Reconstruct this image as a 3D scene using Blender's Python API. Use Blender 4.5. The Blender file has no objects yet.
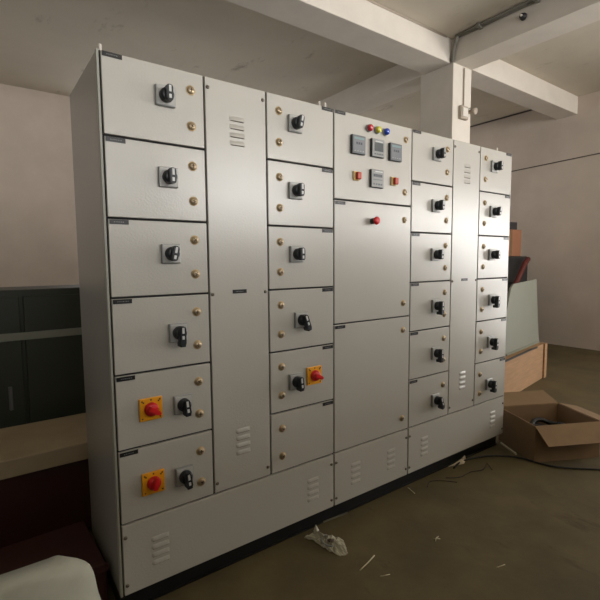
import bpy, bmesh, math, random
from mathutils import Vector, Matrix
random.seed(7)
COL = bpy.context.scene.collection
PI = math.pi

# ------------------------------------------------------------------ materials
def lin(c):
    return tuple((x/255/12.92 if x/255 <= .04045 else ((x/255+.055)/1.055)**2.4) for x in c)

def mat(name, rgb, rough=.5, metal=0., spec=.5, bump=0., bscale=200., mottle=0., mscale=3., coat=0., streak=None, rgb2=None, stain=None):
    m = bpy.data.materials.new(name); m.use_nodes = True
    nt = m.node_tree; b = nt.nodes['Principled BSDF']
    base = (*lin(rgb), 1)
    b.inputs['Base Color'].default_value = base
    b.inputs['Roughness'].default_value = rough
    b.inputs['Metallic'].default_value = metal
    b.inputs['Specular IOR Level'].default_value = spec
    b.inputs['Coat Weight'].default_value = coat
    tc = nt.nodes.new('ShaderNodeTexCoord')
    vec = tc.outputs['Object']
    if streak:
        mp = nt.nodes.new('ShaderNodeMapping'); mp.inputs['Scale'].default_value = streak
        nt.links.new(vec, mp.inputs['Vector']); vec = mp.outputs['Vector']
    if mottle:
        n = nt.nodes.new('ShaderNodeTexNoise'); n.inputs['Scale'].default_value = mscale
        n.inputs['Detail'].default_value = 6; n.inputs['Roughness'].default_value = .6
        nt.links.new(vec, n.inputs['Vector'])
        r = nt.nodes.new('ShaderNodeValToRGB')
        r.color_ramp.elements[0].position = .3; r.color_ramp.elements[1].position = .7
        c2 = lin(rgb2) if rgb2 else tuple(x*(1-mottle) for x in base[:3])
        r.color_ramp.elements[0].color = (*c2, 1); r.color_ramp.elements[1].color = base
        nt.links.new(n.outputs['Fac'], r.inputs['Fac']); nt.links.new(r.outputs['Color'], b.inputs['Base Color'])
    if stain:
        mp = nt.nodes.new('ShaderNodeMapping'); mp.inputs['Scale'].default_value = (2.4, .9, 1); mp.inputs['Rotation'].default_value = (0, 0, .5)
        nt.links.new(tc.outputs['Object'], mp.inputs['Vector'])
        n = nt.nodes.new('ShaderNodeTexNoise'); n.inputs['Scale'].default_value = 1.7; n.inputs['Detail'].default_value = 9; n.inputs['Roughness'].default_value = .72
        nt.links.new(mp.outputs['Vector'], n.inputs['Vector'])
        r = nt.nodes.new('ShaderNodeValToRGB'); r.color_ramp.elements[0].position = .60; r.color_ramp.elements[1].position = .72
        r.color_ramp.elements[0].color = (0, 0, 0, 1); r.color_ramp.elements[1].color = (.8, .8, .8, 1)
        nt.links.new(n.outputs['Fac'], r.inputs['Fac'])
        mx = nt.nodes.new('ShaderNodeMix'); mx.data_type = 'RGBA'
        src = b.inputs['Base Color'].links[0].from_socket
        nt.links.new(r.outputs['Color'], mx.inputs[0]); nt.links.new(src, mx.inputs[6]); mx.inputs[7].default_value = (*lin(stain), 1)
        nt.links.new(mx.outputs[2], b.inputs['Base Color'])
    if bump:
        n = nt.nodes.new('ShaderNodeTexNoise'); n.inputs['Scale'].default_value = bscale
        n.inputs['Detail'].default_value = 3
        nt.links.new(tc.outputs['Object'], n.inputs['Vector'])
        bp = nt.nodes.new('ShaderNodeBump'); bp.inputs['Strength'].default_value = bump
        bp.inputs['Distance'].default_value = .002
        nt.links.new(n.outputs['Fac'], bp.inputs['Height']); nt.links.new(bp.outputs['Normal'], b.inputs['Normal'])
    return m

M = {}
M['paint'] = mat('grey_powder_coat', (180, 177, 169), .27, bump=.3, bscale=110, spec=.8)
M['frame_paint'] = mat('frame_powder_coat', (160, 160, 150), .45, bump=.12, bscale=160)
M['black'] = mat('black_rubber', (14, 14, 15), .7)
M['plinth'] = mat('black_plinth_paint', (12, 12, 13), .5)
M['knob'] = mat('black_knob_plastic', (26, 32, 38), .4)
M['insert'] = mat('pale_knob_insert', (200, 202, 200), .35)
M['bezel'] = mat('silver_plate', (150, 152, 150), .32, metal=.35)
M['plate_face'] = mat('pale_switch_plate', (176, 176, 172), .35)
M['brass'] = mat('brass', (176, 158, 130), .34, metal=.65)
M['brass_ring'] = mat('yellow_zinc_washer', (186, 160, 116), .5, metal=.25)
M['slot'] = mat('dark_slot', (60, 42, 26), .6)
M['screw'] = mat('dark_screw', (112, 106, 94), .4, metal=.6)
M['white_plastic'] = mat('white_plastic', (222, 216, 206), .4)
M['plate_black'] = mat('engraved_black_plate', (22, 23, 25), .32)
M['engrave'] = mat('engraved_pale_text', (120, 122, 124), .5)
M['yellow'] = mat('yellow_plate', (232, 160, 22), .42)
M['red'] = mat('red_plastic', (206, 30, 36), .35)
M['orange_red'] = mat('orange_red_plastic', (186, 62, 40), .4)
M['cream'] = mat('cream_plastic_ring', (214, 178, 110), .4)
M['green_dark'] = mat('dark_green_plastic', (44, 66, 58), .4)
M['lamp_red'] = mat('red_lens', (196, 44, 58), .2, coat=.5)
M['lamp_yellow'] = mat('yellow_lens', (214, 208, 70), .2, coat=.5)
M['lamp_blue'] = mat('blue_lens', (40, 72, 180), .2, coat=.5)
M['meter_dark'] = mat('meter_slate_bezel', (92, 98, 104), .35)
M['meter_screen'] = mat('meter_slate_screen', (122, 127, 134), .15)
M['meter_head'] = mat('meter_teal_strip', (110, 140, 142), .3)
M['meter_light'] = mat('meter_light_bezel', (142, 144, 142), .4)
M['meter_lcd'] = mat('meter_grey_display', (74, 84, 90), .15)
M['digit'] = mat('meter_dark_digit', (60, 64, 74), .4)
M['meter_side'] = mat('meter_black_side', (50, 50, 50), .5)
M['concrete'] = mat('ceiling_concrete', (214, 205, 188), .9, mottle=.12, mscale=1.1, bump=.4, bscale=14, stain=(150, 140, 124))
M['beam'] = mat('beam_whitewash', (222, 214, 202), .85, mottle=.10, mscale=3.5, bump=.35, bscale=25)
M['wall'] = mat('wall_plaster', (204, 190, 176), .9, mottle=.15, mscale=1.6, bump=.3, bscale=20)
M['dado'] = mat('dark_dado_paint', (50, 50, 44), .7)  # dark finish put on unseen walls to cut bounced light
M['floor'] = mat('floor_concrete', (102, 90, 62), .62, mottle=.3, mscale=2.6, bump=.5, bscale=30, rgb2=(78, 70, 49), spec=.3, stain=(58, 50, 36))
M['conduit'] = mat('grey_conduit', (134, 132, 122), .5)
M['pale_pipe'] = mat('pale_pipe', (176, 164, 148), .6)
M['cardboard'] = mat('cardboard', (136, 110, 80), .85, mottle=.12, mscale=9)
M['cardboard_in'] = mat('cardboard_inside', (140, 106, 76), .9)
M['plywood'] = mat('plywood', (176, 138, 100), .75, mottle=.25, mscale=4, streak=(1, 1, 9))
M['sheet'] = mat('grey_green_sheet', (128, 130, 116), .55, mottle=.1, mscale=2)
M['machine'] = mat('dark_machine_paint', (48, 48, 50), .5)
M['carton'] = mat('orange_carton', (170, 118, 88), .8)
M['lid'] = mat('dark_grey_lid', (62, 60, 64), .6)
M['maroon'] = mat('maroon_wood', (62, 26, 20), .55, mottle=.3, mscale=6)
M['sack'] = mat('white_woven_sack', (196, 198, 184), .8, mottle=.10, mscale=14)
M['print'] = mat('olive_print', (110, 110, 60), .8)
M['cupboard'] = mat('dark_green_cupboard', (44, 48, 36), .5)
M['wood_top'] = mat('pale_wood_top', (170, 152, 122), .7, mottle=.15, mscale=5)
M['packet'] = mat('grey_white_polythene', (176, 172, 150), .45, mottle=.15, mscale=20)
M['cable'] = mat('black_cable', (14, 13, 13), .5)
M['grey_wire'] = mat('grey_brown_wire', (84, 74, 66), .7)
M['dull_red'] = mat('dull_red_paint', (104, 44, 38), .6)
M['outer_wall'] = mat('dark_brick_wall', (84, 74, 62), .9, mottle=.2, mscale=3)  # upper part of unseen walls, darkened to lower the bounce on the doors
M['stick'] = mat('pale_cable_tie', (200, 190, 160), .6)
M['paper'] = mat('paper_scrap', (200, 186, 160), .8)
M['grime'] = mat('dark_strip', (110, 104, 88), .7)
M['frame_steel'] = mat('window_steel', (90, 90, 88), .5)

# ------------------------------------------------------------------ mesh builder
class MB:
    def __init__(self): self.v = []; self.f = []; self.mi = []; self.sm = []; self.mats = []
    def m(self, name):
        if name not in self.mats: self.mats.append(name)
        return self.mats.index(name)
    def add(self, vs, fs, mt, smooth=False, T=None):
        o = len(self.v); k = self.m(mt)
        for p in vs:
            p = Vector(p)
            if T is not None: p = T @ p
            self.v.append(p)
        for f in fs: self.f.append([i+o for i in f]); self.mi.append(k); self.sm.append(smooth)
        return self
    def bm(self, bm, mt, smooth=False, T=None):
        bm.verts.index_update()
        self.add([v.co.copy() for v in bm.verts], [[v.index for v in f.verts] for f in bm.faces], mt, smooth, T)
        bm.free(); return self
    def box(self, x0, x1, y0, y1, z0, z1, mt, bev=0., T=None, seg=2):
        b = bmesh.new()
        bmesh.ops.create_cube(b, size=1, matrix=Matrix.Translation(((x0+x1)/2, (y0+y1)/2, (z0+z1)/2)) @ Matrix.Diagonal((x1-x0, y1-y0, z1-z0, 1)))
        if bev: bmesh.ops.bevel(b, geom=b.edges[:], offset=bev, segments=seg, affect='EDGES', profile=.5)
        return self.bm(b, mt, False, T)
    def lathe(self, prof, mt, n=20, T=None, smooth=True):
        # profile of (radius, height) revolved round z, closed at both ends
        vs = []; fs = []
        for r, h in prof:
            for i in range(n): a = 2*PI*i/n; vs.append((r*math.cos(a), r*math.sin(a), h))
        for k in range(len(prof)-1):
            for i in range(n):
                j = (i+1) % n; fs.append((k*n+i, k*n+j, (k+1)*n+j, (k+1)*n+i))
        fs.append(tuple(range(n))[::-1]); fs.append(tuple((len(prof)-1)*n+i for i in range(n)))
        return self.add(vs, fs, mt, smooth, T)
    def prism(self, poly, y0, y1, mt, bev=0., T=None):
        # polygon in xz extruded along y
        b = bmesh.new()
        f = b.faces.new([b.verts.new((x, y0, z)) for x, z in poly])
        r = bmesh.ops.extrude_face_region(b, geom=[f])
        for v in r['geom']:
            if isinstance(v, bmesh.types.BMVert): v.co.y = y1
        bmesh.ops.recalc_face_normals(b, faces=b.faces[:])
        if bev: bmesh.ops.bevel(b, geom=b.edges[:], offset=bev, segments=2, affect='EDGES')
        return self.bm(b, mt, False, T)
    def tube(self, pts, r, mt, n=8, T=None):
        pts = [Vector(p) for p in pts]; vs = []; fs = []
        up = Vector((0, 0, 1))
        for i, p in enumerate(pts):
            d = (pts[min(i+1, len(pts)-1)]-pts[max(i-1, 0)]).normalized()
            a = d.cross(up)
            if a.length < .05: a = d.cross(Vector((0, 1, 0)))
            a.normalize(); c = d.cross(a).normalized()
            for k in range(n):
                t = 2*PI*k/n; vs.append(p+a*(r*math.cos(t))+c*(r*math.sin(t)))
        for i in range(len(pts)-1):
            for k in range(n):
                j = (k+1) % n; fs.append((i*n+k, i*n+j, (i+1)*n+j, (i+1)*n+k))
        fs.append(tuple(range(n))[::-1]); fs.append(tuple((len(pts)-1)*n+k for k in range(n)))
        return self.add(vs, fs, mt, True, T)
    def data(self, name):
        me = bpy.data.meshes.new(name); me.from_pydata(self.v, [], self.f)
        for n in self.mats: me.materials.append(M[n])
        for p, k, s in zip(me.polygons, self.mi, self.sm): p.material_index = k; p.use_smooth = s
        b = bmesh.new(); b.from_mesh(me); bmesh.ops.recalc_face_normals(b, faces=b.faces[:]); b.to_mesh(me); b.free()
        me.update(); return me
    def build(self, name, parent=None, loc=None):
        # loc: shift the mesh so that its origin stands at loc (world == parent space here)
        if loc is not None:
            L = Vector(loc); self.v = [p-L for p in self.v]
        o = bpy.data.objects.new(name, self.data(name)); COL.objects.link(o)
        if loc is not None: o.location = loc
        if parent: o.parent = parent
        return o

def tag(o, label=None, cat=None, group=None, kind=None):
    if label: o['label'] = label
    if cat: o['category'] = cat
    if group: o['group'] = group
    if kind: o['kind'] = kind
    return o
def empty(name, loc=(0, 0, 0), rz=0):
    o = bpy.data.objects.new(name, None); COL.objects.link(o); o.location = loc; o.rotation_euler = (0, 0, rz)
    o.empty_display_size = .1; return o
def inst(name, me, parent, loc, rot=(0, 0, 0)):
    o = bpy.data.objects.new(name, me); COL.objects.link(o); o.parent = parent; o.location = loc; o.rotation_euler = rot
    return o
def struct(mb, name): return tag(mb.build(name), kind='structure')

# =================================================================== setting
ZC, ZB = 3.97, 3.70
XL, XR, YF, YB = -5.0, 7.4, -7.0, 6.0
struct(MB().box(XL-.2, XR+.2, YF-.2, YB+.2, -.15, 0, 'floor'), 'floor')
struct(MB().box(XL-.2, XR+.2, YF-.2, YB+.2, ZC, ZC+.15, 'concrete'), 'ceiling')

def wall_with_holes(name, axis, c0, c1, a0, a1, holes):
    # wall slab between c0 and c1 on the thin axis, running a0..a1, with holes (a, b, z0, z1)
    mb = MB(); cur = a0
    def bx(p, q, z0, z1):
        if q-p < 1e-4 or z1-z0 < 1e-4: return
        mt = ('dado' if z1 <= 1.65 else 'outer_wall') if name in ('wall_front', 'wall_left') else 'wall'
        if axis == 'x': mb.box(p, q, c0, c1, z0, z1, mt)
        else: mb.box(c0, c1, p, q, z0, z1, mt)
    for (p, q, z0, z1) in holes:
        bx(cur, p, 0, ZC); bx(p, q, 0, z0); bx(p, q, z1, ZC); cur = q
    bx(cur, a1, 0, ZC)
    struct(mb, name)
WF = [(-4.2, -1.6, 1.5, 3.5), (-0.8, 2.0, 1.5, 3.5), (3.0, 6.6, 1.5, 3.5)]  # unseen front windows, laid out for the light on the doors
WR = [(-6.7, -5.8, 1.1, 2.5), (-5.6, -4.5, 1.1, 2.5), (-4.3, -3.1, 1.2, 2.5), (-2.6, -1.2, .02, 2.3)]  # right openings unseen; the last is a doorway added to brighten the right columns
WB = [(1.0, 3.6, 1.6, 3.6), (4.8, 7.0, 1.6, 3.6)]  # unseen back windows, added to brighten the ceiling behind the long beam
WL = [(3.0, 5.4, 1.6, 3.55)]  # unseen left window, added to light the board's side and rear ceiling
wall_with_holes('wall_left', 'y', XL-.2, XL, YF, YB, WL)
wall_with_holes('wall_back', 'x', YB, YB+.2, XL, XR, WB)
wall_with_holes('wall_front', 'x', YF-.2, YF, XL, XR, WF)
wall_with_holes('wall_right', 'y', XR, XR+.2, YF, YB, WR)
k = 0
for (p, q, z0, z1) in WB:
    k += 1; mb = MB()
    for i in range(4):
        x = p+(q-p)*i/3; mb.box(max(p, x-.02), min(q, x+.02), YB+.07, YB+.13, z0, z1, 'frame_steel')
    struct(mb, 'window_%d' % k)
for (p, q, z0, z1) in WL:
    k += 1; mb = MB()
    for i in range(4):
        y = p+(q-p)*i/3; mb.box(XL-.13, XL-.07, max(p, y-.02), min(q, y+.02), z0, z1, 'frame_steel')
    struct(mb, 'window_%d' % k)
for (p, q, z0, z1) in WF:
    k += 1; mb = MB()
    for z in (z0, z1): mb.box(p, q, YF-.13, YF-.07, z-.03 if z == z1 else z, z+.03 if z == z0 else z, 'frame_steel')
    n = 4
    for i in range(n+1):
        x = p+(q-p)*i/n; mb.box(max(p, x-.02), min(q, x+.02), YF-.13, YF-.07, z0, z1, 'frame_steel')
    struct(mb, 'window_%d' % k)
for (p, q, z0, z1) in WR:
    k += 1; mb = MB()
    for z in (z0, z1): mb.box(XR+.07, XR+.13, p, q, z-.03 if z == z1 else z, z+.03 if z == z0 else z, 'frame_steel')
    n = 3
    for i in range(n+1):
        y = p+(q-p)*i/n; mb.box(XR+.07, XR+.13, max(p, y-.02), min(q, y+.02), z0, z1, 'frame_steel')
    struct(mb, 'window_%d' % k)

struct(MB().box(XL, 6.0, -3.75, -3.6, 0, 1.94, 'dado').box(XL, 6.03, -3.78, -3.57, 1.94, 1.98, 'dado').box(5.88, 6.0, -3.6, -2.65, 0, 1.94, 'dado'), 'wall_partition')  # unseen half wall added to shade the lower doors and the floor

# concrete frame: one column, beams running both ways from it
CX0, CX1, CY0, CY1 = 4.19, 4.55, 1.50, 1.97
struct(MB().box(CX0, CX1, CY0, CY1, 0, ZC, 'beam', .006), 'concrete_column')
struct(MB().box(XL, CX0, 1.53, 1.91, ZB, ZC, 'beam', .006), 'concrete_beam')
struct(MB().box(CX0, CX1, YF, CY0, ZB, ZC, 'beam', .006), 'concrete_beam')
struct(MB().box(CX1, XR, 1.49, 1.80, ZB, ZC, 'beam', .006), 'concrete_beam')
struct(MB().box(CX0, CX1, CY1, YB, ZB, ZC, 'beam', .006), 'concrete_beam')

# conduits, switch box
mb = MB()
mb.tube([(CX0-.02, y, ZC-.02) for y in (YF+.02, -4, 0, 1.0, 1.44)], .016, 'conduit')
mb.tube([(CX0-.055, y, ZC-.018) for y in (YF+.02, -4, 0, 1.0, 1.44)], .014, 'conduit')
mb.tube([(CX0-.055, 1.42, ZC-.03), (CX0-.03, 1.46, ZC-.08), (CX0-.02, 1.49, ZC-.16), (CX0-.02, 1.50, ZC-.27)], .02, 'conduit')
for y in (-1.5, -.2, .55, 1.15): mb.box(CX0-.085, CX0, y-.015, y+.015, ZC-.045, ZC, 'conduit')
tag(mb.build('conduit'), 'pair of grey conduit pipes clipped along the joint of ceiling and cross beam', 'conduit')
tag(MB().tube([(XL, 1.521, ZC-.009), (0, 1.521, ZC-.009), (4.08, 1.521, ZC-.009)], .009, 'pale_pipe').build('conduit'),
    'thin pipe along the top edge of the long pale beam over the switchboard', 'conduit')
tag(MB().tube([(4.385, 1.487, ZB-.02), (4.385, 1.487, 3.24)], .008, 'pale_pipe').build('conduit'),
    'thin vertical conduit running down the front of the column to the switch box', 'conduit')
sb = MB().box(4.30, 4.44, 1.455, 1.499, 3.09, 3.24, 'pale_pipe', .006)
sb.box(4.32, 4.42, 1.445, 1.457, 3.115, 3.215, 'white_plastic', .004)
t = sb.build('switch_box'); tag(t, 'small pale switch box fixed on the front of the concrete column', 'switch box')
lh = MB(); T = Matrix.Translation((4.495, 1.476, 3.20)) @ Matrix.Rotation(math.radians(100), 4, 'X') @ Matrix.Scale(.8, 4)
lh.lathe([(.026, -.025), (.03, 0), (.03, .05), (.045, .07), (.048, .10), (.038, .105)], 'pale_pipe', 18, T)
lh.tube([(4.50, 1.46, 3.22), (4.475, 1.455, 3.235), (4.435, 1.475, 3.21)], .007, 'conduit')
tag(lh.build('lamp_holder'), 'pale angled lamp holder beside the switch box on the column', 'lamp holder')
lh = MB(); T = Matrix.Translation((CX0-.004, .69, 3.855)) @ Matrix.Rotation(-PI/2, 4, 'Y') @ Matrix.Scale(.7, 4)
lh.lathe([(.05, 0), (.05, .02), (.036, .03), (.036, .06), (.03, .065)], 'machine', 20, T)
lh.lathe([(.018, .064), (.016, .085), (.005, .09)], 'white_plastic', 14, T)
tag(lh.build('bulb_holder'), 'black round bulb holder on the side of the cross beam', 'lamp holder')
tag(MB().tube([(XR-.015, y, ZC-.012) for y in (1.82, 3.4, YB)], .012, 'grey_wire').build('cable'),
    'dark cable along the joint of the ceiling and the far right wall', 'cable')
tag(MB().tube([(XR-.008, 0.2, 3.06), (XR-.008, 1.3, 3.03), (XR-.008, 2.5, 2.99), (XR-.008, 4, 2.97)], .008, 'grey_wire').build('cable'),
    'thin dark cable sagging across the far right wall above the carton', 'cable')

# =================================================================== switchboard
SW = empty('switchboard', (0, 0, 0))
tag(SW, 'long light grey steel electrical switchboard with many doors, standing on the floor', 'electrical panel')
XS = [0, .4, .7, 1.1, 1.7, 2.1, 2.4, 2.8]
G = .0042       # half of the gap between doors
TH = .020       # door thickness; fronts at y = 0
DEP = .56
b = MB()
b.box(-.009, 2.809, TH+.004, DEP, .1, 2.199, 'paint', .003)
b.build('body', SW)
b = MB()
for x in (-.0055, 2.8055): b.box(x-.0045, x+.0045, .006, TH+.006, .1, 2.201, 'frame_paint', .0015)
b.box(-.009, 2.809, TH-.004, TH+.006, 2.192, 2.202, 'frame_paint', .002)
b.build('frame', SW)
b = MB(); b.box(.0, 2.8, TH-.006, TH+.006, .102, 2.199, 'black'); b.build('gasket', SW)  # single black sheet; paints the gaps dark for gasket and shade together
b = MB(); b.box(0, 2.8, .055, DEP-.02, 0, .1, 'plinth', .003)
b.box(0, 2.8, .045, .056, .092, .1, 'plinth'); b.box(0, 2.8, .045, .056, 0, .008, 'plinth')
b.build('plinth', SW)
bolt = MB(); bolt.lathe([(.009, 0), (.009, .006), (.006, .007), (.006, .026), (.003, .029)], 'white_plastic', 10); bolt_me = bolt.data('lifting_bolt')
for x, y in ((.01, .03), (1.03, .03), (1.068, .03), (2.65, .03), (1.12, .45), (2.76, .45)): inst('lifting_bolt', bolt_me, SW, (x, y, 2.199))

def louver(mb, cx, cz, w=.075, h=.018, d=.0045):
    # one pressed hood: flush at the top edge, standing off at the lower lip, open below
    nu, nv = 12, 6; vs = []; fs = []
    for j in range(nv+1):
        t = j/nv
        for i in range(nu+1):
            u = -1+2*i/nu; e = max(0., 1-abs(u)**5)
            prof = math.sin(t*PI/2)**.8
            vs.append((cx+u*w/2, -d*prof*e-.0004, cz+h/2-h*t))
    for j in range(nv):
        for i in range(nu):
            a = j*(nu+1)+i; fs.append((a, a+1, a+nu+2, a+nu+1))
    mb.add(vs, fs, 'paint', True)
    # lip returning towards the sheet, and the slit under it, its shade painted dark
    l = nv*(nu+1); v2 = [vs[l+i] for i in range(nu+1)]+[(vs[l+i][0], -.0006, cz-h/2-.001) for i in range(nu+1)]
    mb.add(v2, [(i, i+1, nu+2+i, nu+1+i) for i in range(nu)], 'paint')
    mb.box(cx-w*.42, cx+w*.42, -.0016, -.0002, cz-h/2-.0028, cz-h/2-.0004, 'slot')
def louvers(mb, cx, cz, n=4, pitch=.034):
    for k in range(n): louver(mb, cx, cz+(n-1)*pitch/2-k*pitch)

def panel(x0, x1, z0, z1, name='door'):
    mb = MB(); mb.box(x0+G, x1-G, 0, TH, z0+G, z1-G, 'paint', .0028, seg=3); return mb

# prototypes of the small fittings (built at the origin, +y into the door)
RX = Matrix.Rotation(PI/2, 4, 'X')      # turns +z to -y
lk = MB()
lk.lathe([(.0195, 0), (.0195, .0012), (.018, .002)], 'brass_ring', 24, RX)
lk.lathe([(.0155, .002), (.0150, .006), (.0120, .009), (.006, .0105), (.001, .011)], 'brass', 20, RX)
for a in (20, 110):
    lk.box(-.008, .008, -.0118, -.009, -.0014, .0014, 'slot', T=Matrix.Rotation(math.radians(a), 4, 'Y'))
lock_me = lk.data('lock')
sc = MB(); sc.lathe([(.008, 0), (.008, .002), (.006, .0045), (.002, .005)], 'screw', 12, RX)
sc.box(-.005, .005, -.0056, -.004, -.0008, .0008, 'slot'); screw_me = sc.data('screw')

def rotary(ext, ang, lean=0):
    # square silver plate, black skirted knob, raised grip bar with pale marker; ext = length of the lever below the knob
    mb = MB(); mb.box(-.039, .039, -.014, 0, -.039, .039, 'bezel', .003)
    mb.box(-.035, .035, -.0155, -.013, -.035, .035, 'plate_face', .001)
    mb.lathe([(.0275, .0145), (.028, .020), (.0265, .034), (.024, .039), (.020, .041)], 'knob', 28, RX)
    T = Matrix.Rotation(math.radians(ang), 4, 'Y')
    w2 = .0135
    mb.prism([(-w2, .022), (-.008, .030), (.008, .030), (w2, .022), (w2, -.022-ext), (.008, -.030-ext), (-.008, -.030-ext), (-w2, -.022-ext)],
             -.062, -.034, 'knob', .0025, T)
    mb.box(-.0045, .0045, -.0635, -.061, .002, .0255, 'insert', T=T)
    mb.box(-.0045, .0045, -.0635, -.061, -.022, -.008, 'insert', T=T)
    mb.box(w2-.0015, w2+.001, -.058, -.044, .006, .022, 'insert', T=T)
    mb.box(w2-.0015, w2+.001, -.058, -.044, -.020, -.008, 'insert', T=T)
    if ext: mb.box(-.0115, .0115, -.060, -.020, -.034-ext, -.016-ext, 'knob', .003, T)
    return mb.data('rotary_switch')
rot_std = rotary(0, 0); rot_tilt = rotary(0, 12); rot_low = rotary(.006, -6)
rot_down = rotary(.020, 0); rot_downr = rotary(.019, -20)
def isolator(ang, s=1.):
    mb = MB(); mb.box(-.046, .046, -.010, 0, -.046, .046, 'yellow', .003)
    for a in range(0, 360, 90):
        T = Matrix.Rotation(math.radians(a+45), 4, 'Y'); mb.box(-.003, .003, -.0106, -.0095, .047, .053, 'slot', T=T)
    for x, z in ((0, .038), (.030, .030), (-.030, .030)): mb.box(x-.003, x+.003, -.0106, -.0095, z-.003, z+.003, 'slot')
    mb.lathe([(.028, .0095), (.0285, .014), (.025, .026), (.020, .030)], 'red', 24, RX)
    T = Matrix.Rotation(math.radians(ang), 4, 'Y')
    mb.prism([(-.010, -.020), (-.010, .018), (-.006, .034), (.006, .034), (.010, .018), (.010, -.020)], -.046, -.026, 'red', .003, T)
    return mb.data('isolator_switch')
iso_a = isolator(122); iso_b = isolator(10); iso_c = isolator(115)

def nameplate(parent, x0, z1, w=.070, h=.017):
    mb = MB(); mb.box(x0, x0+w, -.0022, -.0002, z1-h, z1, 'plate_black', .0005)
    x = x0+.016; zc = z1-h/2
    while x < x0+w-.016:                 # worn, unreadable engraving
        q = random.choice((.003, .0045, .006)); mb.box(x, x+q*.7, -.0026, -.002, zc-.0016, zc+.0016, 'engrave'); x += q+.0015
    return tag(mb.build('nameplate', parent, (x0, 0, z1-h)), 'black engraved nameplate')

rowtop = [2.2, 1.9, 1.6, 1.3, 1.0, .7]
kz = [2.079, 1.769, 1.468, 1.146, .842, .532]
def cubicle(ci, x0, x1, kx, lx, npx, switches, isos):
    for r in range(6):
        zt = rowtop[r]; d = panel(x0, x1, zt-.3, zt).build('door', SW, (x0, 0, zt-.3))
        B = Vector((x0, 0, zt-.3))
        np_ = nameplate(d, npx, zt-.0055); np_.location = Vector((npx, 0, zt-.0055-.017))-B
        for dz in ((-.075, -.216) if r < 5 else (-.083, -.222)):
            inst('lock', lock_me, d, Vector((lx, 0, zt+dz))-B, (0, random.uniform(-.5, .5), 0))
        if switches[r]: inst('rotary_switch', switches[r], d, Vector((kx[r], 0, kz[r]))-B)
        if isos.get(r): inst('isolator_switch', isos[r][0], d, Vector((isos[r][1], 0, isos[r][2]))-B)
cubicle(1, 0, .4, [.234, .236, .236, .256, .266, .263], .341, .008,
        [rot_std, rot_std, rot_tilt, rot_down, rot_low, rot_low], {4: (iso_a, .133, .849), 5: (iso_b, .132, .542)})
cubicle(3, .7, 1.1, [.856, .856, .858, .882, .846, 0], .768, 1.022,
        [rot_tilt, rot_std, rot_std, rot_downr, rot_low, None], {4: (iso_c, .963, .853)})
cubicle(5, 1.7, 2.1, [1.925, 1.925, 1.925, 1.94, 1.945, 1.955], 2.037, 1.708,
        [rot_std, rot_std, rot_std, rot_down, rot_down, rot_downr], {})
cubicle(7, 2.4, 2.8, [2.565, 2.565, 2.565, 2.58, 2.58, 2.575], 2.466, 2.722,
        [rot_std, rot_tilt, rot_std, rot_down, rot_down, rot_down], {})

# incomer column: three doors
def fit(parent, mb, name, B, at, label=None):
    o = inst(name, mb.data(name), parent, Vector(at)-Vector(B))
    if label: o['label'] = label
    return o
B = (1.1, 0, 1.75); d = panel(1.1, 1.7, 1.75, 2.2).build('door', SW, B)
n = nameplate(d, 1.108, 2.1945); n.location = Vector((1.108, 0, 2.1775))-Vector(B)
for x, z in ((1.645, 2.125), (1.640, 1.827)): inst('lock', lock_me, d, Vector((x, 0, z))-Vector(B))
for x, c, nm in ((1.343, 'lamp_red', 'red'), (1.405, 'lamp_yellow', 'yellow'), (1.470, 'lamp_blue', 'blue')):
    mb = MB(); mb.lathe([(.0205, 0), (.0205, .006), (.019, .009)], 'meter_light', 20, RX)
    mb.lathe([(.018, .008), (.018, .018), (.016, .025), (.009, .029), (.001, .030)], c, 20, RX)
    fit(d, mb, 'indicator_lamp', B, (x, 0, 2.140), nm+' indicator lamp')
def meter(kind):
    mb = MB(); s = .048
    if kind == 'dark':
        mb.box(-s, s, -.016, 0, -s, s, 'meter_side', .002); mb.box(-s+.002, s-.002, -.018, -.015, -s+.002, s-.002, 'meter_dark', .001)
        mb.box(-.042, .042, -.0190, -.0175, -.040, .040, 'meter_screen')
        mb.box(-.036, .036, -.0196, -.0188, .026, .036, 'meter_head')
        for k in range(3): mb.box(-.022+k*.016, -.011+k*.016, -.0196, -.0188, .000, .012, 'digit')
        for k in range(4): mb.box(-.034+k*.019, -.024+k*.019, -.0196, -.0188, -.036, -.031, 'meter_light')
    elif kind == 'screen':
        mb.box(-s, s, -.016, 0, -s, s, 'meter_side', .002); mb.box(-s+.002, s-.002, -.018, -.015, -s+.002, s-.002, 'meter_light', .001)
        mb.box(-.030, .036, -.0190, -.0175, -.018, .028, 'meter_lcd')
        mb.box(-.024, .030, -.0196, -.0188, .030, .036, 'insert')
        for k in range(4): mb.box(-.030+k*.018, -.019+k*.018, -.0196, -.0175, -.036, -.029, 'meter_dark')
    else:
        mb.box(-s, s, -.016, 0, -s, s, 'meter_side', .002); mb.box(-s+.002, s-.002, -.018, -.015, -s+.002, s-.002, 'meter_light', .001)
        mb.box(-.034, .034, -.0190, -.0175, .008, .024, 'meter_dark')
        for k in range(4): mb.box(-.030+k*.016, -.019+k*.016, -.0196, -.0188, .010, .022, 'digit')
        mb.box(-.020, .036, -.0190, -.0175, .034, .040, 'insert')
        for k in range(4): mb.box(-.034+k*.019, -.023+k*.019, -.0196, -.0175, -.034, -.026, 'meter_screen')
        mb.box(-.034, .034, -.0186, -.0175, -.008, -.004, 'meter_screen')
    return mb
fit(d, meter('dark'), 'digital_meter', B, (1.260, 0, 2.040), 'slate grey digital meter, left one')
fit(d, meter('screen'), 'digital_meter', B, (1.404, 0, 2.042), 'pale grey meter with dark display in the middle')
fit(d, meter('dark'), 'digital_meter', B, (1.546, 0, 2.039), 'slate grey digital meter, right one')
fit(d, meter('digits'), 'digital_meter', B, (1.400, 0, 1.879), 'pale grey meter with a narrow digit strip, lower one')
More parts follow.
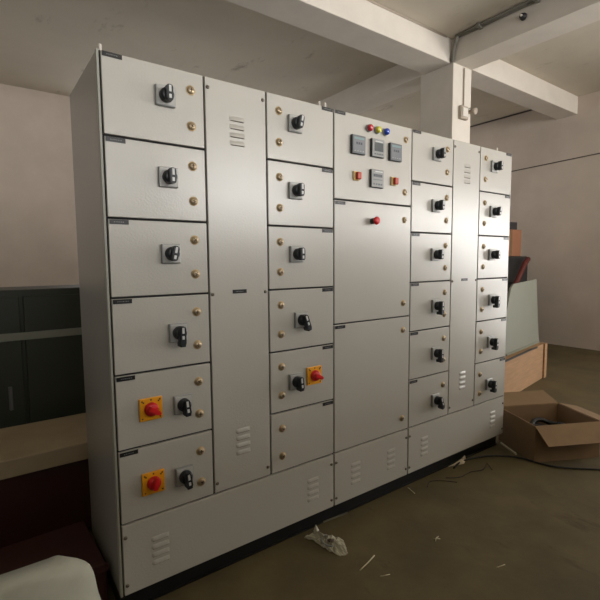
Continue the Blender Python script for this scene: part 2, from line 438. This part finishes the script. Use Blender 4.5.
for x in (1.252, 1.540):
    mb = MB(); mb.box(-.022, .022, -.010, 0, -.024, .024, 'cream', .004)
    mb.box(-.010, .019, -.028, -.009, -.019, .019, 'orange_red', .005)
    fit(d, mb, 'push_button', B, (x, 0, 1.880), 'square orange red push button')
B = (1.1, 0, 1.1); d = panel(1.1, 1.7, 1.1, 1.75).build('door', SW, B)
n = nameplate(d, 1.108, 1.742); n.location = Vector((1.108, 0, 1.725))-Vector(B)
for x, z in ((1.640, 1.668), (1.640, 1.181)): inst('lock', lock_me, d, Vector((x, 0, z))-Vector(B))
mb = MB(); mb.lathe([(.016, 0), (.016, .016), (.014, .018), (.0135, .030)], 'green_dark', 20, RX)
mb.lathe([(.012, .029), (.021, .031), (.022, .038), (.019, .044), (.008, .047), (.001, .0475)], 'red', 22, RX)
fit(d, mb, 'push_button', B, (1.375, 0, 1.650), 'red mushroom push button')
B = (1.1, 0, .4); d = panel(1.1, 1.7, .4, 1.1).build('door', SW, B)
n = nameplate(d, 1.108, 1.092); n.location = Vector((1.108, 0, 1.075))-Vector(B)
for x, z in ((1.640, 1.020), (1.640, .478)): inst('lock', lock_me, d, Vector((x, 0, z))-Vector(B))

# cable alley covers with louvres
for x0, x1, lx in ((.4, .7, .550), (2.1, 2.4, 2.252)):
    mb = panel(x0, x1, .4, 2.2); louvers(mb, lx, 1.998); louvers(mb, lx, .612)
    B = (x0, 0, .4); d = mb.build('louvred_cover', SW, B)
    n = nameplate(d, lx-.038, 1.310); n.location = Vector((lx-.038, 0, 1.293))-Vector(B)
    for x in (x0+.016, x1-.018):
        for z in (2.155, 1.294, .446): inst('screw', screw_me, d, Vector((x, 0, z))-Vector(B))
for x0, x1, ls in ((0, 1.1, (.153, .955)), (1.1, 1.7, (1.258, 1.548)), (1.7, 2.8, (1.858, 2.648))):
    mb = panel(x0, x1, .1, .4)
    for lx in ls: louvers(mb, lx, .249)
    B = (x0, 0, .1); d = mb.build('base_cover', SW, B)
    for x in (x0+.016, x1-.018):
        for z in (.345, .145): inst('screw', screw_me, d, Vector((x, 0, z))-Vector(B))

# =================================================================== things right of the board
def place(o, loc, rz):
    o.location = loc; o.rotation_euler = (0, 0, rz); return o
# open cardboard box; local x runs along its near-left face's normal side
cb = empty('cardboard_box', (2.90, .09, 0), math.radians(-27))
tag(cb, 'open brown cardboard box on the floor at the right end of the switchboard', 'box')
mb = MB(); W, D_, H, t = .52, .42, .265, .006
mb.box(0, t, -D_, 0, 0, H, 'cardboard'); mb.box(W-t, W, -D_, 0, 0, H, 'cardboard')
mb.box(t, W-t, -D_, -D_+t, 0, H, 'cardboard'); mb.box(t, W-t, -t, 0, 0, H, 'cardboard'); mb.box(t, W-t, -D_+t, -t, 0, t, 'cardboard_in')
mb.build('box_body', cb)
def flap(p0, p1, out, up, wd, name='flap'):
    a, b_ = Vector(p0), Vector(p1); v = Vector(out)*wd+Vector((0, 0, up)); s = (b_-a)*.03
    q = [a, b_, b_+v-s, a+v+s]; nn = (q[1]-q[0]).cross(q[3]-q[0]).normalized()*.005
    m_ = MB(); m_.add([*q, *[p+nn for p in q]], [(0, 1, 2, 3), (7, 6, 5, 4), (0, 4, 5, 1), (1, 5, 6, 2), (2, 6, 7, 3), (3, 7, 4, 0)], 'cardboard'); m_.build(name, cb)
flap((0, 0, H), (W, 0, H), (0, 1, 0), .06, .16)
flap((W, 0, H), (W, -D_, H), (1, 0, 0), -.03, .16)
flap((0, -D_, H), (W, -D_, H), (0, -1, 0), -.10, .12)
mb = MB()
for kk in range(4):
    R_ = .15-.018*kk; pts = [Vector((R_*math.cos(a)*1.1, R_*math.sin(a), .05+.042*kk+.012*math.sin(a*3+kk))) for a in [i*2*PI/28 for i in range(29)]]
    mb.tube(pts, .019, 'cable')
T = Matrix.Translation((2.90, .09, 0)) @ Matrix.Rotation(math.radians(-27), 4, 'Z') @ Matrix.Translation((W/2, -D_/2, 0))
mb.v = [T @ p for p in mb.v]
tag(mb.build('cable_coil'), 'black cable coils lying inside the open cardboard box', 'cable coil')

cr = empty('plywood_crate', (3.62, .54, 0), math.radians(9.3))
tag(cr, 'tan plywood crate on the floor beyond the cardboard box', 'crate')
mb = MB(); mb.box(0, 1.55, 0, .55, .0, .42, 'plywood', .003); mb.build('crate_body', cr)
for x0 in (0.0, 1.46): MB().box(x0, x0+.09, -.018, 0, 0, .42, 'plywood', .002).build('batten', cr)
tag(MB().tube([(3.55, .50, .445), (3.8, .54, .432), (4.15, .60, .432), (4.5, .655, .436), (4.72, .69, .43)], .011, 'cable').build('cable'),
    'black cable lying along the near top edge of the plywood crate', 'cable')
T = Matrix.Translation((4.03, .68, .422)) @ Matrix.Rotation(math.radians(9.3), 4, 'Z') @ Matrix.Rotation(math.radians(-4), 4, 'X')
mb = MB(); mb.prism([(0, 0), (.05, .41), (.24, .70), (.33, .745), (1.10, .77), (1.10, 0)], 0, .022, 'sheet', .003, T)
mb.box(.02, 1.08, -.012, 0, .0, .02, 'sheet', .002, T)
tag(mb.build('sheet_metal_guard'), 'grey green sheet with a cut corner standing on the plywood crate', 'sheet')

mc = empty('machine', (6.22, 1.9, 0)); tag(mc, 'dark grey machine body with a red lever against the far right wall', 'machine')
MB().box(0, .95, 0, .6, 0, .92, 'machine', .02).build('base', mc)
MB().box(.04, .80, .08, .55, .92, 1.483, 'machine', .03).build('head', mc)
mb = MB(); mb.tube([(.16, -.03, 1.0), (.26, -.05, 1.16), (.40, -.06, 1.36), (.52, -.05, 1.44)], .04, 'dull_red', 10)
mb.tube([(.2, .1, 1.05), (.2, -.04, 1.06)], .03, 'machine'); tag(mb.build('lever', mc), 'red lever')
mb = MB(); mb.box(6.26, 6.78, 1.99, 2.35, 1.484, 1.905, 'carton', .004); mb.box(6.44, 6.50, 1.988, 1.99, 1.49, 1.90, 'cardboard')
tag(mb.build('carton'), 'orange brown carton standing on the dark machine', 'box')
mb = MB(); mb.box(6.26, 6.62, 1.98, 2.28, 1.906, 2.02, 'lid', .006); mb.box(6.30, 6.54, 1.978, 1.981, 1.93, 1.99, 'machine')
tag(mb.build('storage_case'), 'small dark grey case on top of the orange brown carton', 'case')

# =================================================================== things left of / behind the board
mr = empty('maroon_crate', (-.62, .10, 0), math.radians(2)); tag(mr, 'dark maroon wooden crate on the floor against the left side of the switchboard', 'crate')
MB().box(0, .585, 0, .40, 0, .19, 'maroon', .004).build('crate_body', mr)
MB().box(-.005, .590, -.012, 0, .165, .20, 'maroon', .002).build('rim', mr)
# white sack standing in front of the crate
nu, nv = 40, 22; vs = []; fs = []
for j in range(nv+1):
    v = j/nv; z = .35*v
    taper = 1-.26*v**2.5-1.6*max(0, v-.88)
    for i in range(nu):
        a = 2*PI*i/nu; ca, sa = math.cos(a), math.sin(a)
        r_ = (abs(ca)**3.2+abs(sa)**3.2)**(-1/3.2)
        w_ = 1+.035*math.sin(5*a+3*v)+.03*math.sin(9*v+2*a)
        vs.append((-.345+.262*r_*ca*taper*w_, -.015+.095*r_*sa*(1-.45*v*v)*w_, z+.012*math.sin(3*a)*v))
for j in range(nv):
    for i in range(nu):
        k_ = (i+1) % nu; fs.append((j*nu+i, j*nu+k_, (j+1)*nu+k_, (j+1)*nu+i))
fs.append(tuple(range(nu))[::-1]); fs.append(tuple(nv*nu+i for i in range(nu)))
mb = MB(); mb.add(vs, fs, 'sack', True)
tag(mb.build('sack'), 'white woven sack standing on the floor in front of the dark maroon crate', 'sack')

be = empty('bench', (-1.5, .66, 0)); tag(be, 'low bench with a pale thick top behind the left end of the switchboard', 'bench')
MB().box(0, 1.75, 0, .5, .43, .52, 'wood_top', .006).build('bench_top', be)
MB().box(.03, 1.72, .04, .46, .04, .43, 'maroon', .004).build('bench_body', be)
for x0 in (.05, 1.63): MB().box(x0, x0+.07, .06, .44, 0, .04, 'maroon').build('leg', be)
cu = empty('cupboard', (-1.6, 1.30, 0)); tag(cu, 'dark green steel cupboard standing behind the pale topped bench', 'cupboard')
MB().box(0, 2.1, 0, .42, 0, 1.28, 'cupboard', .006).build('cupboard_body', cu)
for x0 in (.01, .71, 1.41):
    o = MB().box(x0, x0+.68, -.018, 0, .06, 1.24, 'cupboard', .004).build('door', cu)
    MB().box(x0+.60, x0+.62, -.035, -.018, .58, .72, 'frame_steel', .004).build('handle', o)
MB().box(0, 2.1, -.026, -.018, .985, 1.03, 'sheet', .002).build('trim_strip', cu)

# =================================================================== litter on the floor
# torn polythene packet
out = [(.894, -.001), (.938, .004), (.98, .006), (.99, -.03), (1.02, -.085), (1.045, -.135), (1.019, -.186), (.986, -.237), (.95, -.22), (.93, -.167), (.924, -.105), (.92, -.052)]
cx = sum(p[0] for p in out)/len(out); cy = sum(p[1] for p in out)/len(out)
vs = [(cx, cy, .020)]; fs = []; rings = 5; n = len(out)*4
bd = []
for i in range(len(out)):
    a, c_ = out[i], out[(i+1) % len(out)]
    for k_ in range(4): bd.append((a[0]+(c_[0]-a[0])*k_/4, a[1]+(c_[1]-a[1])*k_/4))
for r_ in range(1, rings+1):
    for i, p in enumerate(bd):
        s_ = r_/rings; z = .005+.014*(1-s_**2)+(.007*math.sin(i*1.9+r_*2.2)+.005*math.sin(i*.7-r_))*(1 if r_ < rings else .6)
        vs.append((cx+(p[0]-cx)*s_, cy+(p[1]-cy)*s_, max(.0035, z)))
for i in range(n): fs.append((0, 1+i, 1+(i+1) % n))
for r_ in range(rings-1):
    for i in range(n): fs.append((1+r_*n+i, 1+(r_+1)*n+i, 1+(r_+1)*n+(i+1) % n, 1+r_*n+(i+1) % n))
N0 = len(vs); vs += [(x, y, z-.0022) for x, y, z in vs]; fs += [tuple(N0+q for q in f[::-1]) for f in fs]
l0 = 1+(rings-1)*n
for i in range(n): fs.append((l0+i, N0+l0+i, N0+l0+(i+1) % n, l0+(i+1) % n))
mb = MB(); mb.add(vs, fs, 'packet', False)
mb.lathe([(.016, 0), (.016, .002)], 'slot', 14, Matrix.Translation((.974, -.124, .022)))
pts = [(.972+.040*math.cos(a), -.118+.05*math.sin(a), .020) for a in [i*PI/9+1.2 for i in range(10)]]
mb.tube(pts, .0035, 'meter_light', 6)
mb.add([(.965, .012, .004), (.998, .004, .004), (.984, .016, .036), (.978, -.006, .003)], [(0, 1, 2), (0, 2, 3), (3, 2, 1), (0, 3, 1)], 'packet')
tag(mb.build('plastic_packet'), 'torn crumpled pale plastic packet on the floor in front of the left base cover', 'packet')
def stick(pts, r, m, label, cat='strip', name='plastic_strip', group=None):
    tag(MB().tube(pts, r, m, 6).build(name), label, cat, group)
stick([(.955, -.352, .004), (1.02, -.338, .006), (1.085, -.318, .004)], .0032, 'stick', 'straight pale plastic strip on the floor nearest the camera, right of the torn packet')
stick([(1.415, -.425, .003), (1.44, -.412, .005), (1.46, -.410, .003)], .0022, 'stick', 'tiny pale bent sliver alone in the middle of the open floor', group='pale slivers on the floor')
stick([(1.425, -.405, .003), (1.45, -.428, .004)], .0020, 'stick', 'tiny pale sliver crossing the bent one in the middle of the open floor')
stick([(1.003, -.434, .003), (1.049, -.452, .003)], .0018, 'stick', 'faint thin sliver on the floor just right of the straight pale strip, nearer the camera')
stick([(1.483, -.718, .003), (1.532, -.73, .003)], .002, 'stick', 'faint pale sliver on the floor towards the lower right')
stick([(1.726, .017, .003), (1.703, -.057, .003)], .0022, 'stick', 'thin tan sliver on the floor below the joint of middle and right base covers')
mb = MB(); mb.prism([(0, 0), (.17, 0), (.17, .007), (.0, .009)], 0, .006, 'grime', 0, Matrix.Translation((1.06, .043, .001)) @ Matrix.Rotation(math.radians(-4), 4, 'Z'))
tag(mb.build('metal_strip'), 'thin grey strip lying along the black plinth behind the torn packet', 'strip')
mb = MB()
mb.add([(2.17, .04, .004), (2.30, .0, .004), (2.37, .03, .004), (2.36, .035, .035), (2.31, .03, .022), (2.24, .035, .010)],
       [(0, 1, 5), (1, 4, 5), (1, 2, 4), (2, 3, 4)], 'paper')
mb.add([(2.17, .04, .002), (2.30, .0, .002), (2.37, .03, .002), (2.362, .038, .034), (2.31, .033, .020), (2.24, .038, .008)],
       [(0, 5, 1), (1, 5, 4), (1, 4, 2), (2, 4, 3)], 'paper')
tag(mb.build('paper_scrap'), 'torn pale paper scrap on the floor against the black plinth near the right end', 'scrap')
def spline(c, n=40):
    c = [Vector(p) for p in c]; r = []
    for i in range(len(c)-1):
        p0, p1, p2, p3 = c[max(i-1, 0)], c[i], c[i+1], c[min(i+2, len(c)-1)]
        m_ = max(2, n//(len(c)-1))
        for k_ in range(m_):
            t_ = k_/m_; r.append(.5*((2*p1)+(p2-p0)*t_+(2*p0-5*p1+4*p2-p3)*t_**2+(3*p1-p0-3*p2+p3)*t_**3))
    r.append(c[-1]); return r
tag(MB().tube(spline([(2.18, .0, .006), (2.30, .025, .006), (2.46, .0, .006), (2.60, -.075, .006), (2.70, -.20, .006), (2.76, -.42, .006), (3.1, -.75, .006), (3.3, -1.0, .006)]), .0065, 'cable').build('cable'),
    'black cable curving over the floor in front of the open cardboard box', 'cable')
tag(MB().tube(spline([(2.02, -.05, .004), (2.10, -.10, .004), (2.22, -.10, .004), (2.32, -.13, .004), (2.42, -.10, .006), (2.37, -.17, .004)]), .0022, 'cable').build('cable'),
    'short thin dark cable offcut curled on the floor near the paper scrap', 'cable')
tag(MB().tube(spline([(1.83, -.05, .004), (1.90, -.02, .004), (1.97, -.06, .004), (2.03, -.13, .004)]), .0022, 'cable').build('cable'),
    'short dark wire offcut on the floor below the louvres of the right base cover', 'cable')
tag(MB().box(0, .012, -.20, 0, 0, .010, 'stick', 0, Matrix.Translation((2.83, .035, .001)) @ Matrix.Rotation(math.radians(-30), 4, 'Z')).build('wood_strip'),
    'pale thin strip on the floor beside the cardboard box corner', 'strip')

# =================================================================== light
w = bpy.data.worlds.new('World'); bpy.context.scene.world = w; w.use_nodes = True
bg = w.node_tree.nodes['Background']; bg.inputs[0].default_value = (.80, .88, 1, 1); bg.inputs[1].default_value = 0.35
def daylight(p, q, z0, z1, side, power):  # lamps outside the unseen openings; back and left ones added as fill
    l = bpy.data.lights.new('window_daylight', 'AREA'); l.shape = 'RECTANGLE'
    l.size = q-p; l.size_y = z1-z0; l.energy = power*(q-p)*(z1-z0); l.color = (1, .98, .96)
    o = bpy.data.objects.new('window_daylight', l); COL.objects.link(o)
    if side == 'front': o.location = ((p+q)/2, YF-.16, (z0+z1)/2); o.rotation_euler = (PI/2, 0, 0)
    elif side == 'back': o.location = ((p+q)/2, YB+.16, (z0+z1)/2); o.rotation_euler = (PI/2, 0, PI)
    elif side == 'right': o.location = (XR+.16, (p+q)/2, (z0+z1)/2); o.rotation_euler = (PI/2, 0, PI/2)
    else: o.location = (XL-.16, (p+q)/2, (z0+z1)/2); o.rotation_euler = (PI/2, 0, -PI/2)
PF, PR, PL, PB = (20, 30, 60), (190, 190, 105, 38), (11,), (5.6, 8.5)
for (p, q, z0, z1), e in zip(WF, PF): daylight(p, q, z0, z1, 'front', e)
for (p, q, z0, z1), e in zip(WR, PR): daylight(p, q, z0, z1, 'right', e)
for (p, q, z0, z1), e in zip(WB, PB): daylight(p, q, z0, z1, 'back', e)
for (p, q, z0, z1), e in zip(WL, PL): daylight(p, q, z0, z1, 'left', e)
# unseen fill lamps added outside, aimed up through the openings to brighten the ceiling
def ceiling_fill(p, q, side, power):
    l = bpy.data.lights.new('ground_bounce', 'AREA'); l.shape = 'RECTANGLE'; l.size = q-p; l.size_y = 1.6
    l.energy = power*(q-p); l.color = (1, .97, .93)
    o = bpy.data.objects.new('ground_bounce', l); COL.objects.link(o)
    t = math.radians(118)
    if side == 'front': o.location = ((p+q)/2, YF-1.3, .6); o.rotation_euler = (t, 0, 0)
    else: o.location = (XR+1.3, (p+q)/2, .6); o.rotation_euler = (t, 0, PI/2)
GF, GR = (20, 40, 40), (0, 0, 0, 0)
for (p, q, z0, z1), e in zip(WF, GF): ceiling_fill(p, q, 'front', e)
for (p, q, z0, z1), e in zip(WR, GR): ceiling_fill(p, q, 'right', e)
# =================================================================== camera
cam = bpy.data.cameras.new('Camera'); co = bpy.data.objects.new('Camera', cam); COL.objects.link(co)
RR = [[0.807952515, -0.589195057, -0.007868787], [0.586391635, 0.805278023, -0.087590843], [0.057944653, 0.066155051, 0.996125457]]
m4 = Matrix(((RR[0][0], RR[2][0], -RR[1][0], -0.403733), (RR[0][1], RR[2][1], -RR[1][1], -1.764053), (RR[0][2], RR[2][2], -RR[1][2], 1.435028), (0, 0, 0, 1)))
co.matrix_world = m4
cam.sensor_width = 36; cam.lens = 444.36*36/600; cam.clip_start = .05
bpy.context.scene.camera = co
vs_ = bpy.context.scene.view_settings
vs_.view_transform = 'Standard'; vs_.look = 'None'; vs_.gamma = 1; vs_.use_curve_mapping = False; vs_.exposure = -.33
